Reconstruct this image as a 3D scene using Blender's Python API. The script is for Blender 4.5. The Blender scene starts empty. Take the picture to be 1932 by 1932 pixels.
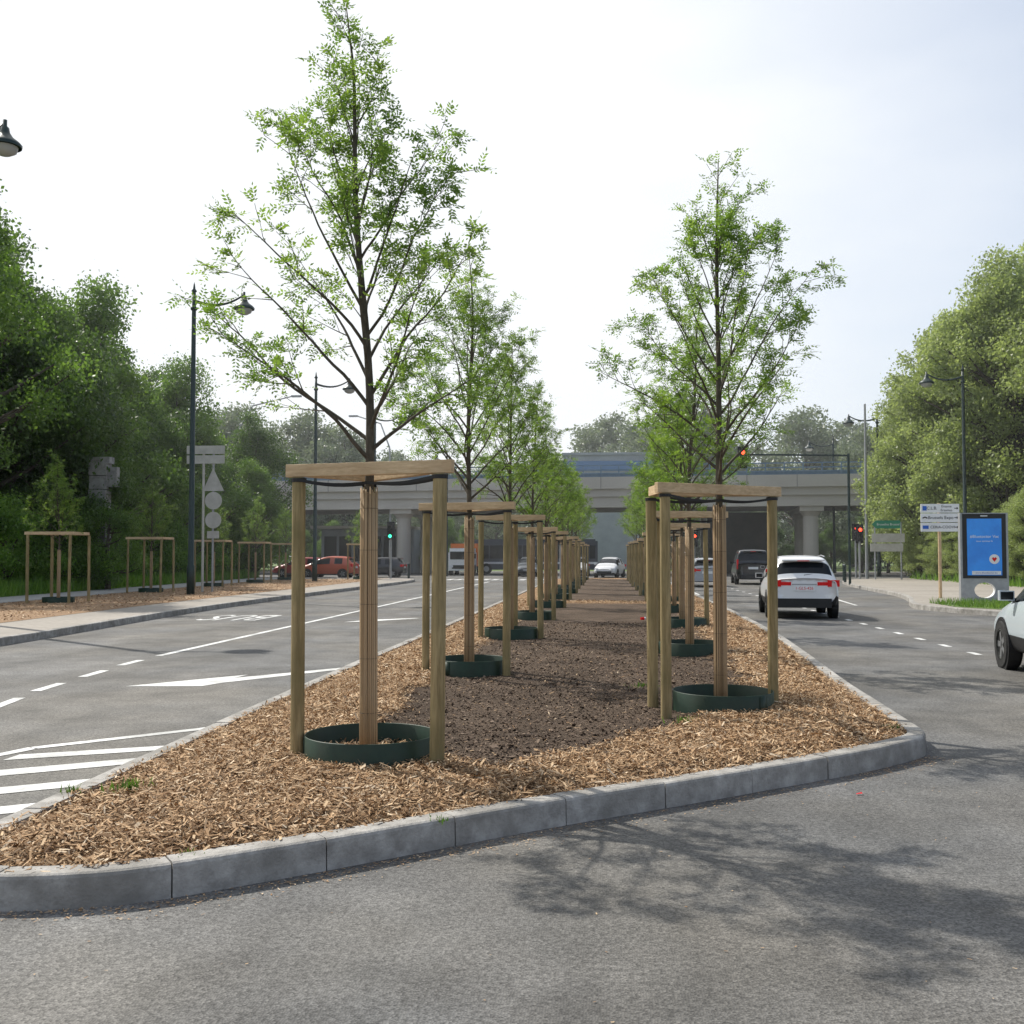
import bpy, math, random
import numpy as np
from mathutils import Vector, Matrix
R=random.Random(11); G=np.random.default_rng(11)
scene=bpy.context.scene
COL=scene.collection

# ------------------------------------------------------------------ materials
def mat(name,c1,c2=None,scale=5.,rough=.8,bump=0.,metal=0.,detail=5.,stretch=(1,1,1),spec=.4,c3=None,scale3=.4,w3=.5,emit=None,es=1.,coat=0.,bscale=None,lo=.35,hi=.65):
    m=bpy.data.materials.new(name); m.use_nodes=True
    nt=m.node_tree; N=nt.nodes; L=nt.links; b=N['Principled BSDF']
    b.inputs['Roughness'].default_value=rough; b.inputs['Metallic'].default_value=metal
    b.inputs['Specular IOR Level'].default_value=spec
    b.inputs['Coat Weight'].default_value=coat
    b.inputs['Base Color'].default_value=(*c1,1)
    if emit:
        b.inputs['Emission Color'].default_value=(*emit,1); b.inputs['Emission Strength'].default_value=es
    if c2 or bump:
        tc=N.new('ShaderNodeTexCoord'); mp=N.new('ShaderNodeMapping'); mp.inputs['Scale'].default_value=stretch
        L.new(tc.outputs['Object'],mp.inputs[0])
        no=N.new('ShaderNodeTexNoise'); no.inputs['Scale'].default_value=scale; no.inputs['Detail'].default_value=detail; no.inputs['Roughness'].default_value=.65
        L.new(mp.outputs[0],no.inputs['Vector'])
        if c2:
            r=N.new('ShaderNodeValToRGB'); r.color_ramp.elements[0].color=(*c1,1); r.color_ramp.elements[1].color=(*c2,1)
            r.color_ramp.elements[0].position=lo; r.color_ramp.elements[1].position=hi
            L.new(no.outputs['Fac'],r.inputs[0]); out=r.outputs[0]
            if c3:
                n3=N.new('ShaderNodeTexNoise'); n3.inputs['Scale'].default_value=scale3; n3.inputs['Detail'].default_value=4
                L.new(tc.outputs['Object'],n3.inputs['Vector'])
                mr=N.new('ShaderNodeMapRange'); mr.inputs[1].default_value=.4; mr.inputs[2].default_value=.65; mr.inputs[3].default_value=0; mr.inputs[4].default_value=w3
                L.new(n3.outputs['Fac'],mr.inputs[0])
                mx=N.new('ShaderNodeMix'); mx.data_type='RGBA'; L.new(mr.outputs[0],mx.inputs[0]); L.new(out,mx.inputs[6]); mx.inputs[7].default_value=(*c3,1)
                out=mx.outputs[2]
            L.new(out,b.inputs['Base Color'])
        if bump:
            src=no
            if bscale:
                src=N.new('ShaderNodeTexNoise'); src.inputs['Scale'].default_value=bscale; src.inputs['Detail'].default_value=4; L.new(mp.outputs[0],src.inputs['Vector'])
            bp=N.new('ShaderNodeBump'); bp.inputs['Strength'].default_value=bump; bp.inputs['Distance'].default_value=.02
            L.new(src.outputs['Fac'],bp.inputs['Height']); L.new(bp.outputs[0],b.inputs['Normal'])
    return m

def leafmat(name,ca,cb,cc,trans=.42,nscale=.6,tint=(1.5,1.7,.7)):
    m=bpy.data.materials.new(name); m.use_nodes=True; nt=m.node_tree; N=nt.nodes; L=nt.links; N.clear()
    o=N.new('ShaderNodeOutputMaterial'); g=N.new('ShaderNodeNewGeometry'); r=N.new('ShaderNodeValToRGB')
    r.color_ramp.elements[0].color=(*ca,1); r.color_ramp.elements[1].color=(*cc,1); e=r.color_ramp.elements.new(.5); e.color=(*cb,1)
    tc=N.new('ShaderNodeTexCoord'); no=N.new('ShaderNodeTexNoise'); no.inputs['Scale'].default_value=nscale; no.inputs['Detail'].default_value=3
    L.new(tc.outputs['Object'],no.inputs['Vector'])
    ma=N.new('ShaderNodeMath'); ma.operation='MULTIPLY_ADD'; ma.inputs[1].default_value=.55
    mb_=N.new('ShaderNodeMath'); mb_.operation='MULTIPLY_ADD'; mb_.inputs[1].default_value=1.6; mb_.inputs[2].default_value=-.55
    L.new(no.outputs['Fac'],mb_.inputs[0]); L.new(g.outputs['Random Per Island'],ma.inputs[0]); L.new(mb_.outputs[0],ma.inputs[2]); L.new(ma.outputs[0],r.inputs[0])
    d=N.new('ShaderNodeBsdfPrincipled'); d.inputs['Roughness'].default_value=.45; d.inputs['Specular IOR Level'].default_value=.45
    t=N.new('ShaderNodeBsdfTranslucent'); mu=N.new('ShaderNodeMix'); mu.data_type='RGBA'; mu.blend_type='MULTIPLY'; mu.inputs[0].default_value=1; mu.inputs[7].default_value=(*tint,1)
    L.new(r.outputs[0],mu.inputs[6]); L.new(mu.outputs[2],t.inputs[0]); L.new(r.outputs[0],d.inputs['Base Color'])
    mx=N.new('ShaderNodeMixShader'); mx.inputs[0].default_value=trans; L.new(d.outputs[0],mx.inputs[1]); L.new(t.outputs[0],mx.inputs[2]); L.new(mx.outputs[0],o.inputs[0])
    return m

def islandmat(name,cols,rough=.85):
    m=bpy.data.materials.new(name); m.use_nodes=True; nt=m.node_tree; N=nt.nodes; L=nt.links; b=N['Principled BSDF']
    b.inputs['Roughness'].default_value=rough; b.inputs['Specular IOR Level'].default_value=.25
    g=N.new('ShaderNodeNewGeometry'); r=N.new('ShaderNodeValToRGB'); els=r.color_ramp.elements
    els[0].color=(*cols[0],1); els[1].color=(*cols[-1],1)
    for i,c in enumerate(cols[1:-1]):
        e=els.new((i+1)/(len(cols)-1)); e.color=(*c,1)
    L.new(g.outputs['Random Per Island'],r.inputs[0]); L.new(r.outputs[0],b.inputs['Base Color']); return m

M={}
def asphalt():
    m=bpy.data.materials.new('asphalt'); m.use_nodes=True; nt=m.node_tree; N=nt.nodes; L=nt.links; b=N['Principled BSDF']
    tc=N.new('ShaderNodeTexCoord')
    def noise(s,d=4,v=None):
        n=N.new('ShaderNodeTexNoise'); n.inputs['Scale'].default_value=s; n.inputs['Detail'].default_value=d; L.new(v or tc.outputs['Object'],n.inputs['Vector']); return n.outputs['Fac']
    def mr(i,a,b_,c,d):
        n=N.new('ShaderNodeMapRange'); L.new(i,n.inputs[0]); n.inputs[1].default_value=a; n.inputs[2].default_value=b_; n.inputs[3].default_value=c; n.inputs[4].default_value=d; return n.outputs[0]
    def mul(a,b_):
        n=N.new('ShaderNodeMath'); n.operation='MULTIPLY'; L.new(a,n.inputs[0]); L.new(b_,n.inputs[1]); return n.outputs[0]
    vo=N.new('ShaderNodeTexVoronoi'); vo.inputs['Scale'].default_value=95; L.new(tc.outputs['Object'],vo.inputs['Vector'])
    sp=N.new('ShaderNodeSeparateColor'); L.new(vo.outputs['Color'],sp.inputs[0])
    speck=mr(sp.outputs[0],0,1,.56,1.44)
    fine=mr(noise(30,6),.3,.7,.8,1.2); big=mr(noise(.55,6),.32,.68,.70,1.24); mid=mr(noise(2.2,5),.3,.7,.86,1.14)
    mp=N.new('ShaderNodeMapping'); mp.inputs['Scale'].default_value=(1.1,.04,1); L.new(tc.outputs['Object'],mp.inputs[0])
    streak=mr(noise(1.0,3,mp.outputs[0]),.35,.65,.86,1.14)
    f=mul(mul(mul(speck,fine),mul(big,mid)),streak)
    warm=mr(noise(.3,4),.4,.62,0,1)
    cm=N.new('ShaderNodeMix'); cm.data_type='RGBA'; L.new(warm,cm.inputs[0]); cm.inputs[6].default_value=(.114,.113,.111,1); cm.inputs[7].default_value=(.132,.123,.109,1)
    vm=N.new('ShaderNodeVectorMath'); vm.operation='SCALE'; L.new(cm.outputs[2],vm.inputs[0]); L.new(f,vm.inputs['Scale'])
    L.new(vm.outputs[0],b.inputs['Base Color']); b.inputs['Roughness'].default_value=.8; b.inputs['Specular IOR Level'].default_value=.4
    bp=N.new('ShaderNodeBump'); bp.inputs['Strength'].default_value=.6; bp.inputs['Distance'].default_value=.006; L.new(vo.outputs['Distance'],bp.inputs['Height']); L.new(bp.outputs[0],b.inputs['Normal'])
    return m
M['asphalt']=asphalt()
M['grass']=mat('grass',(.08,.13,.03),(.15,.21,.06),3,.9,.6)
M['pave']=mat('pavement',(.28,.25,.215),(.38,.345,.30),8,.85,.2,c3=(.22,.20,.175))
M['path']=mat('path',(.34,.33,.32),(.42,.41,.39),4,.85,.2)
M['kerb']=mat('kerb_concrete',(.27,.255,.235),(.46,.44,.41),9,.85,.35,c3=(.17,.16,.142),scale3=3.0,w3=.7,bscale=60)
M['joint']=mat('kerb_joint',(.05,.045,.04),(.09,.085,.08),10,.9)
M['paint']=mat('road_paint',(.40,.40,.39),(.76,.76,.74),14,.7,c3=(.30,.30,.29),scale3=1.5,w3=.65,lo=.3,hi=.5)
M['post']=mat('treated_post',(.22,.165,.075),(.41,.315,.16),6,.8,.4,stretch=(6,6,.5),c3=(.17,.14,.06),scale3=2,w3=.7)
M['bar']=mat('pine_bar',(.48,.335,.19),(.70,.53,.33),5,.75,.3,stretch=(1,4,8),c3=(.40,.27,.155),scale3=3)
M['reed']=islandmat('reed_canes',[(.24,.16,.09),(.48,.33,.19),(.62,.46,.29),(.37,.255,.14),(.56,.41,.26)],.6)
M['reedcore']=mat('reed_core',(.12,.08,.045),(.22,.15,.09),20,.9)
M['ring']=mat('green_plastic',(.004,.024,.012),(.009,.038,.020),8,.5,.1,c3=(.03,.035,.02),scale3=3,w3=.4)
M['strap']=mat('black_rubber',(.02,.02,.02),None,5,.6)
M['bark']=mat('young_bark',(.055,.045,.032),(.12,.10,.075),25,.85,.5,stretch=(1,1,.4))
M['bark2']=mat('old_bark',(.05,.04,.03),(.11,.09,.07),5,.9,.5)
M['chip']=islandmat('wood_chips',[(.10,.055,.028),(.32,.19,.095),(.52,.34,.19),(.20,.115,.058),(.64,.46,.28),(.40,.25,.135),(.76,.61,.43)])
M['crumb']=islandmat('soil_crumbs',[(.085,.058,.042),(.16,.115,.084),(.235,.175,.13),(.13,.09,.065)],.95)
M['leafA']=leafmat('locust_leaf',(.065,.125,.03),(.135,.215,.055),(.23,.31,.095),.52,1.6,(1.5,1.58,.68))
M['leafD']=leafmat('dark_leaf',(.036,.066,.019),(.070,.12,.032),(.125,.19,.052),.4,.35)
M['leafM']=leafmat('mid_leaf',(.06,.105,.024),(.11,.18,.048),(.185,.26,.08),.44,.4)
M['leafP']=leafmat('plane_leaf',(.19,.235,.09),(.29,.35,.14),(.40,.46,.21),.5,.5,(1.2,1.25,.8))
M['leafF']=leafmat('far_leaf_hazed',(.12,.15,.10),(.17,.21,.135),(.23,.27,.175),.35,.15,(1.2,1.25,.9))  # pale, greyed greens: distance haze put into the leaf colour
M['leafS']=leafmat('shrub_leaf',(.065,.14,.025),(.13,.225,.04),(.21,.32,.07),.45,.6)
M['leafW']=leafmat('weed_leaf',(.05,.10,.02),(.08,.15,.03),(.13,.20,.05),.35,.6)
M['lamp']=mat('dark_green_paint',(.014,.032,.030),None,5,.4)
M['galv']=mat('galvanised',(.30,.31,.32),(.38,.39,.40),6,.5,metal=.3)
M['lens']=mat('lamp_lens',(.35,.36,.36),None,5,.3)
M['signback']=mat('sign_back',(.40,.39,.35),(.50,.49,.45),3,.6)
M['white']=mat('sign_white',(.78,.79,.79),(.70,.71,.71),3,.5)
M['black']=mat('black_plastic',(.015,.015,.016),None,5,.5)
M['blue']=mat('sign_blue',(.02,.12,.50),None,5,.4)
M['green']=mat('sign_green',(.01,.22,.12),None,5,.4)
M['conc']=mat('bridge_concrete_hazed',(.46,.43,.38),(.58,.55,.49),.5,.85,c3=(.35,.33,.29),scale3=.25,w3=.6)  # concrete lightened: distance haze put into the colour
M['concd']=mat('soffit_shade_and_joints',(.18,.17,.16),(.24,.23,.21),.6,.9)  # dark copy of the concrete: under-deck shade as colour, also parapet joints
M['rail']=mat('bridge_rail_blue',(.10,.18,.27),(.16,.24,.32),2,.6)
M['bldg']=mat('grey_cladding',(.24,.27,.30),(.30,.33,.36),.8,.6)
M['bldgb']=mat('blue_cladding',(.08,.18,.36),None,1,.5)
M['glass']=mat('car_glass',(.012,.015,.018),None,5,.12,spec=.25)
M['tyre']=mat('tyre',(.015,.015,.015),(.03,.03,.03),20,.9)
M['rim']=mat('alloy',(.35,.36,.37),None,5,.35,metal=.7)
M['redl']=mat('tail_light',(.42,.008,.01),None,5,.25,emit=(1,.02,.02),es=.10,spec=.2)
M['redon']=mat('red_signal',(.8,.02,.01),None,5,.3,emit=(1,.05,.02),es=6)
M['grnon']=mat('green_signal',(.02,.6,.3),None,5,.3,emit=(.05,1,.5),es=3)
M['head']=mat('head_light',(.7,.72,.75),None,5,.1)
M['stone']=mat('weathered_stone',(.22,.21,.20),(.38,.37,.35),3,.9,.4)
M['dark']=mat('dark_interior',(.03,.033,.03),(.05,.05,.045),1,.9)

# ------------------------------------------------------------------ mesh builder
class MB:
    def __init__(s): s.v=[]; s.f=[]; s.m=[]; s.mats=[]
    def mi(s,k):
        if k not in s.mats: s.mats.append(k)
        return s.mats.index(k)
    def face(s,pts,k):
        i=len(s.v); s.v+= [tuple(p) for p in pts]; s.f.append(list(range(i,i+len(pts)))); s.m.append(s.mi(k))
    def box(s,c,sz,k,rz=0.,rx=0.):
        hx,hy,hz=sz[0]/2,sz[1]/2,sz[2]/2; i=len(s.v)
        Mx=Matrix.Rotation(rz,3,'Z')@Matrix.Rotation(rx,3,'X')
        for x in(-hx,hx):
            for y in(-hy,hy):
                for z in(-hz,hz):
                    s.v.append(tuple(Mx@Vector((x,y,z))+Vector(c)))
        for q in((0,1,3,2),(4,6,7,5),(0,4,5,1),(2,3,7,6),(0,2,6,4),(1,5,7,3)):
            s.f.append([i+a for a in q]); s.m.append(s.mi(k))
    def tube(s,pts,rad,k,n=8,cap=True):
        pts=[Vector(p) for p in pts]; base=len(s.v); K=len(pts)
        up=None
        for a in range(K):
            d=(pts[min(a+1,K-1)]-pts[max(a-1,0)])
            if d.length<1e-9: d=Vector((0,0,1))
            d.normalize()
            if up is None:
                up=Vector((1,0,0)) if abs(d.x)<.8 else Vector((0,1,0))
            x=(up-d*up.dot(d)); 
            if x.length<1e-6: x=d.orthogonal()
            x.normalize(); y=d.cross(x); up=x
            r=rad[a] if hasattr(rad,'__len__') else rad
            for j in range(n):
                t=2*math.pi*j/n; s.v.append(tuple(pts[a]+x*(r*math.cos(t))+y*(r*math.sin(t))))
        k=s.mi(k)
        for a in range(K-1):
            for j in range(n):
                s.f.append([base+a*n+j,base+a*n+(j+1)%n,base+(a+1)*n+(j+1)%n,base+(a+1)*n+j]); s.m.append(k)
        if cap:
            s.f.append([base+j for j in range(n)][::-1]); s.m.append(k)
            s.f.append([base+(K-1)*n+j for j in range(n)]); s.m.append(k)
    def lathe(s,c,prof,k,n=16,axis='z'):
        base=len(s.v)
        for r,z in prof:
            for j in range(n):
                t=2*math.pi*j/n
                if axis=='z': s.v.append((c[0]+r*math.cos(t),c[1]+r*math.sin(t),c[2]+z))
                elif axis=='x': s.v.append((c[0]+z,c[1]+r*math.cos(t),c[2]+r*math.sin(t)))
                else: s.v.append((c[0]+r*math.cos(t),c[1]+z,c[2]+r*math.sin(t)))
        k=s.mi(k)
        for a in range(len(prof)-1):
            for j in range(n):
                s.f.append([base+a*n+j,base+a*n+(j+1)%n,base+(a+1)*n+(j+1)%n,base+(a+1)*n+j]); s.m.append(k)
    def mesh(s,name,smooth=False):
        me=bpy.data.meshes.new(name); me.from_pydata(s.v,[],s.f)
        for k in s.mats: me.materials.append(M[k])
        me.polygons.foreach_set('material_index',s.m)
        if smooth: me.polygons.foreach_set('use_smooth',[True]*len(s.f))
        me.update(); return me
    def obj(s,name,loc=(0,0,0),rz=0.,parent=None,smooth=False):
        return place(s.mesh(name,smooth),name,loc,rz,parent)
def place(me,name,loc=(0,0,0),rz=0.,parent=None,sc=1.):
    o=bpy.data.objects.new(name,me); COL.objects.link(o); o.location=loc; o.rotation_euler=(0,0,rz)
    o.scale=(sc,sc,sc) if not hasattr(sc,'__len__') else sc
    if parent: o.parent=parent
    return o
def empty(name,loc=(0,0,0),rz=0.,sc=1.):
    return place(None,name,loc,rz,None,sc)
def quads_np(name,V,mk):
    n=len(V)//4; me=bpy.data.meshes.new(name)
    me.vertices.add(n*4); me.vertices.foreach_set('co',V.astype(np.float32).ravel())
    me.loops.add(n*4); me.loops.foreach_set('vertex_index',np.arange(n*4,dtype=np.int32))
    me.polygons.add(n); me.polygons.foreach_set('loop_start',np.arange(0,n*4,4,dtype=np.int32))
    me.polygons.foreach_set('loop_total',np.full(n,4,dtype=np.int32))
    me.materials.append(M[mk]); me.update(calc_edges=True); return me
def text(body,size,loc,k,parent=None,rz=0.,flat=False,name='lettering',align='CENTER',sx=1.,sy=1.):
    c=bpy.data.curves.new(name,'FONT'); c.body=body; c.size=size; c.align_x=align; c.align_y='CENTER'; c.materials.append(M[k])
    o=bpy.data.objects.new(name,c); COL.objects.link(o); o.location=loc
    o.rotation_euler=(0 if flat else math.pi/2,0,rz); o.scale=(sx,sy,1)
    if parent: o.parent=parent
    return o
def sheet(name,pts,z,k):
    mb=MB(); mb.face([(x,y,z) for x,y in pts],k); return mb.obj(name)

# ------------------------------------------------------------------ ground
sheet('ground',[(-700,-300),(700,-300),(700,900),(-700,900)],-.03,'grass')
sheet('road',[(-75,-30),(75,-30),(75,112),(-75,112)],0,'asphalt')

def catmull(P,closed,step):
    P=[Vector((p[0],p[1])) for p in P]; n=len(P); out=[]
    rng_=range(n) if closed else range(n-1)
    for i in rng_:
        if closed: a,b,c,d=P[(i-1)%n],P[i],P[(i+1)%n],P[(i+2)%n]
        else: a,b,c,d=P[max(i-1,0)],P[i],P[i+1],P[min(i+2,n-1)]
        L_=(c-b).length; k=max(2,int(L_/step))
        m1=(c-a); m2=(d-b)
        m1=m1.normalized()*min(L_,m1.length*.5); m2=m2.normalized()*min(L_,m2.length*.5)
        for j in range(k):
            t=j/k; t2=t*t; t3=t2*t
            out.append(b*(2*t3-3*t2+1)+m1*(t3-2*t2+t)+c*(-2*t3+3*t2)+m2*(t3-t2))
    if not closed: out.append(P[-1])
    return out
def kerb(name,P,closed,width=.15,h=.16,stone=.8,step=.1,side=1,k='kerb'):
    pts=catmull(P,closed,step)
    if closed: pts=pts+[pts[0]]
    cum=[0]
    for a,b in zip(pts,pts[1:]): cum.append(cum[-1]+(b-a).length)
    T=cum[-1]; arr=np.array([[p.x,p.y] for p in pts]); cum=np.array(cum)
    def at(s):
        x=np.interp(s,cum,arr[:,0]); y=np.interp(s,cum,arr[:,1])
        e=.06; s0,s1=max(0,s-e),min(T,s+e)
        if closed and (s-e<0 or s+e>T): s0=(s-e)%T; s1=(s+e)%T
        dx=np.interp(s1,cum,arr[:,0])-np.interp(s0,cum,arr[:,0]); dy=np.interp(s1,cum,arr[:,1])-np.interp(s0,cum,arr[:,1])
        l=math.hypot(dx,dy) or 1; return x,y,-dy/l*side,dx/l*side
    mb=MB(); n=max(1,round(T/stone)); L_=T/n
    def loft(ss,prof,kk):
        base=len(mb.v); q=len(prof)
        for s in ss:
            x,y,nx,ny=at(s)
            for o,z in prof: mb.v.append((x+nx*o,y+ny*o,z))
        ki=mb.mi(kk)
        for a in range(len(ss)-1):
            for j in range(q-1):
                mb.f.append([base+a*q+j,base+(a+1)*q+j,base+(a+1)*q+j+1,base+a*q+j+1]); mb.m.append(ki)
        mb.f.append([base+j for j in range(q)]); mb.m.append(ki)
        mb.f.append([base+(len(ss)-1)*q+j for j in range(q)]); mb.m.append(ki)
    for i in range(n):
        a=i*L_+.004; b=(i+1)*L_-.004; kk=max(2,int((b-a)/max(step,.08)))
        dz=R.uniform(-.003,.003); do=R.uniform(-.004,.004)
        loft([a+(b-a)*j/kk for j in range(kk+1)],[(do,-.02),(do+.004,h-.022+dz),(do+.010,h-.007+dz),(do+.024,h+dz),(width,h+dz),(width,-.02)],k)
    kk=int(T/.15) if T<60 else int(T/.4)
    loft([T*j/kk for j in range(kk+1)],[(.014,-.02),(.016,h-.025),(.03,h-.012),(width-.01,h-.012),(width-.01,-.02)],'joint')
    return mb.obj(name)

# median outline (counter clockwise, starts bottom-left)
OUT=[(-2.84,4.75),(-2.288,4.892),(-1.665,5.353),(-1.051,5.875),(-.463,6.392),(.74,7.348),(1.823,8.245),(2.357,8.76),(2.62,9.1),(2.70,9.5),(2.74,10.39),(2.83,12.72),(3.08,17),(3.27,20.9),(3.42,28.8),(3.45,40),(3.45,55),(3.45,67),(3.2,68.6),(2.4,69.4),(0,69.6),(-2.4,69.4),(-3.2,68.6),(-3.5,67),(-3.5,50),(-3.5,36),(-3.52,22),(-3.54,13.5),(-3.49,8.8),(-3.45,6.8),(-3.43,5.6),(-3.38,5.15),(-3.18,4.84)]
kerb('median_kerb',OUT,True,.15,.165,.8,.1,1)
op=catmull(OUT,True,.1); op=np.array([[p.x,p.y] for p in op])
def xs_at(Y):
    y0=op[:,1]; y1=np.roll(y0,-1); x0=op[:,0]; x1=np.roll(x0,-1)
    msk=((y0<=Y)&(y1>Y))|((y1<=Y)&(y0>Y))
    t=(Y-y0[msk])/(y1[msk]-y0[msk]); x=x0[msk]+t*(x1[msk]-x0[msk]); return x.min(),x.max()
YS=np.concatenate([np.arange(4.80,14,.08),np.arange(14,69.4,.4)])
XL=[];XR=[]
for y in YS:
    a,b=xs_at(y); XL.append(a); XR.append(b)
XL=np.array(XL);XR=np.array(XR)
off=np.where(YS<9.3,.19,.12)
XLi=XL+.12; XRi=XR-off
XRi=np.maximum(XRi,XLi+.02)
SL=lambda y:np.interp(y,[7.5,7.7,8.2,9.3,10,70],[-.9,-1.15,-1.45,-1.95,-2.1,-2.15])
SR=lambda y:np.interp(y,[7.5,7.8,9.0,10.7,12,13,20,30,70],[-.75,-.35,.42,1.45,1.6,1.65,1.75,2.05,2.1])
def wob(x,y): return .10*np.sin(x*5.1+y*3.3)+.07*np.sin(y*9.7-x*4)+.05*np.sin(y*23+x*17)
def soilmask(x,y):
    w=wob(x,y); d=np.minimum(x-SL(y),SR(y)-x)+w
    d=np.where(np.abs(y-33.8)<.8,-1,d)
    d=np.where(y>67,-1,d); d=np.where(y<7.5,-1,d)
    return d
def bedz(x,y,xl,xr):
    e=np.minimum(np.minimum(x-xl,xr-x),np.maximum(y-4.9,0)*1.0)
    return .135+.05*np.clip(e/.5,0,1)-.035*np.clip(soilmask(x,y)*4,0,1)+.008*np.sin(x*7+y*3)*np.sin(y*5-x*2)
NC=56
verts=[];faces=[];msk=[]
for i,y in enumerate(YS):
    for j in range(NC+1):
        x=XLi[i]+(XRi[i]-XLi[i])*j/NC
        z=float(bedz(x,y,XLi[i],XRi[i])); verts.append((x,y,z)); msk.append(float(np.clip(soilmask(x,y)*9+.5,0,1)))
for i in range(len(YS)-1):
    for j in range(NC):
        a=i*(NC+1)+j; faces.append((a,a+1,a+NC+2,a+NC+1))
me=bpy.data.meshes.new('median_bed'); me.from_pydata(verts,[],faces)
at=me.attributes.new('soil','FLOAT','POINT'); at.data.foreach_set('value',msk)
def bedmat():
    m=bpy.data.materials.new('bed_soil_and_mulch'); m.use_nodes=True; nt=m.node_tree; N=nt.nodes; L=nt.links; b=N['Principled BSDF']
    tc=N.new('ShaderNodeTexCoord'); a=N.new('ShaderNodeAttribute'); a.attribute_name='soil'
    mp=N.new('ShaderNodeMapping'); mp.inputs['Scale'].default_value=(1,.6,1); L.new(tc.outputs['Object'],mp.inputs[0])
    v=N.new('ShaderNodeTexVoronoi'); v.inputs['Scale'].default_value=34; L.new(mp.outputs[0],v.inputs['Vector'])
    s=N.new('ShaderNodeSeparateColor'); L.new(v.outputs['Color'],s.inputs[0])
    r=N.new('ShaderNodeValToRGB'); r.color_ramp.elements[0].color=(.08,.045,.024,1); r.color_ramp.elements[1].color=(.48,.32,.19,1); e=r.color_ramp.elements.new(.5); e.color=(.28,.17,.09,1)
    L.new(s.outputs[0],r.inputs[0])
    n=N.new('ShaderNodeTexNoise'); n.inputs['Scale'].default_value=22; n.inputs['Detail'].default_value=9; n.inputs['Roughness'].default_value=.8; L.new(tc.outputs['Object'],n.inputs['Vector'])
    r2=N.new('ShaderNodeValToRGB'); r2.color_ramp.elements[0].color=(.060,.042,.030,1); r2.color_ramp.elements[1].color=(.175,.128,.094,1); r2.color_ramp.elements[0].position=.38; r2.color_ramp.elements[1].position=.62
    L.new(n.outputs['Fac'],r2.inputs[0])
    n2=N.new('ShaderNodeTexNoise'); n2.inputs['Scale'].default_value=1.3; n2.inputs['Detail'].default_value=5; L.new(tc.outputs['Object'],n2.inputs['Vector'])
    mr=N.new('ShaderNodeMapRange'); mr.inputs[1].default_value=.3; mr.inputs[2].default_value=.7; mr.inputs[3].default_value=.65; mr.inputs[4].default_value=1.2; L.new(n2.outputs['Fac'],mr.inputs[0])
    sc=N.new('ShaderNodeVectorMath'); sc.operation='SCALE'; L.new(r2.outputs[0],sc.inputs[0]); L.new(mr.outputs[0],sc.inputs['Scale'])
    mx=N.new('ShaderNodeMix'); mx.data_type='RGBA'; L.new(a.outputs['Fac'],mx.inputs[0]); L.new(r.outputs[0],mx.inputs[6]); L.new(sc.outputs[0],mx.inputs[7]); L.new(mx.outputs[2],b.inputs['Base Color'])
    b.inputs['Roughness'].default_value=.95; b.inputs['Specular IOR Level'].default_value=.15
    bp=N.new('ShaderNodeBump'); bp.inputs['Strength'].default_value=1; bp.inputs['Distance'].default_value=.04; L.new(n.outputs['Fac'],bp.inputs['Height']); L.new(bp.outputs[0],b.inputs['Normal'])
    return m
M['bed']=bedmat(); me.materials.append(M['bed']); me.polygons.foreach_set('use_smooth',[True]*len(faces))
place(me,'planting_bed_soil')

Ly=[(-1.76 if k<9 else -1.72,7.77+5.75*k) for k in range(11)]
Rp=[(1.10,10.54),(1.25,16.4),(1.57,22.6),(1.78,28.6)]+[(1.78,34.5+5.9*k) for k in range(6)]
def chip_quads(x,y,z,Ls,Ws,tilt):
    n=len(x); a=G.uniform(0,2*np.pi,n); t=G.normal(0,tilt,n); t2=G.normal(0,tilt,n)
    u=np.stack([np.cos(a)*np.cos(t),np.sin(a)*np.cos(t),np.sin(t)],1)
    w=np.stack([-np.sin(a)*np.cos(t2),np.cos(a)*np.cos(t2),np.sin(t2)],1)
    c=np.stack([x,y,z],1); L_=(Ls/2)[:,None]; W=(Ws/2)[:,None]
    j=lambda:G.uniform(.45,1.15,n)[:,None]
    V=np.stack([c-u*L_*j()-w*W*j(),c+u*L_*j()-w*W*j(),c+u*L_*j()+w*W*j(),c-u*L_*j()+w*W*j()],1)
    return V.reshape(-1,3)
def bed_scatter(n,y0,y1,want_chip,bias=1.0):
    y=y0+(y1-y0)*G.random(n)**bias; xl=np.interp(y,YS,XLi); xr=np.interp(y,YS,XRi)
    x=-3.5+7*G.random(n); ok=(x>xl-.02)&(x<xr+.02)
    s=soilmask(x,y); ok&=((s<.02+G.normal(0,.05,n)) if want_chip else (s>-.03+G.normal(0,.05,n)))
    x,y=x[ok],y[ok]; z=bedz(x,y,xl[ok],xr[ok])
    return x,y,z
VV=[]
x,y,z=bed_scatter(200000,4.8,12.5,True); n=len(x)
VV.append(chip_quads(x,y,z+G.uniform(0,.034,n),G.gamma(2.6,.013,n)+.008,G.uniform(.004,.014,n),.40))
x,y,z=bed_scatter(7000,4.8,11,True); n=len(x)
VV.append(chip_quads(x,y,z+G.uniform(.02,.045,n),G.uniform(.05,.11,n),G.uniform(.008,.022,n),.3))
x,y,z=bed_scatter(70000,12.5,36,True,1.5); n=len(x)
VV.append(chip_quads(x,y,z+G.uniform(0,.03,n),G.gamma(4,.013,n)+.02,G.uniform(.010,.022,n),.33))
x,y,z=bed_scatter(4500,7.5,24,False); n=len(x)
VV.append(chip_quads(x,y,z+.010,G.gamma(4,.008,n)+.01,G.uniform(.005,.011,n),.2))
fr=np.array([OUT[i] for i in range(0,9)]); n=1400; t=G.random(n)*(len(fr)-1); i=t.astype(int); f=(t-i)[:,None]
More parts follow.
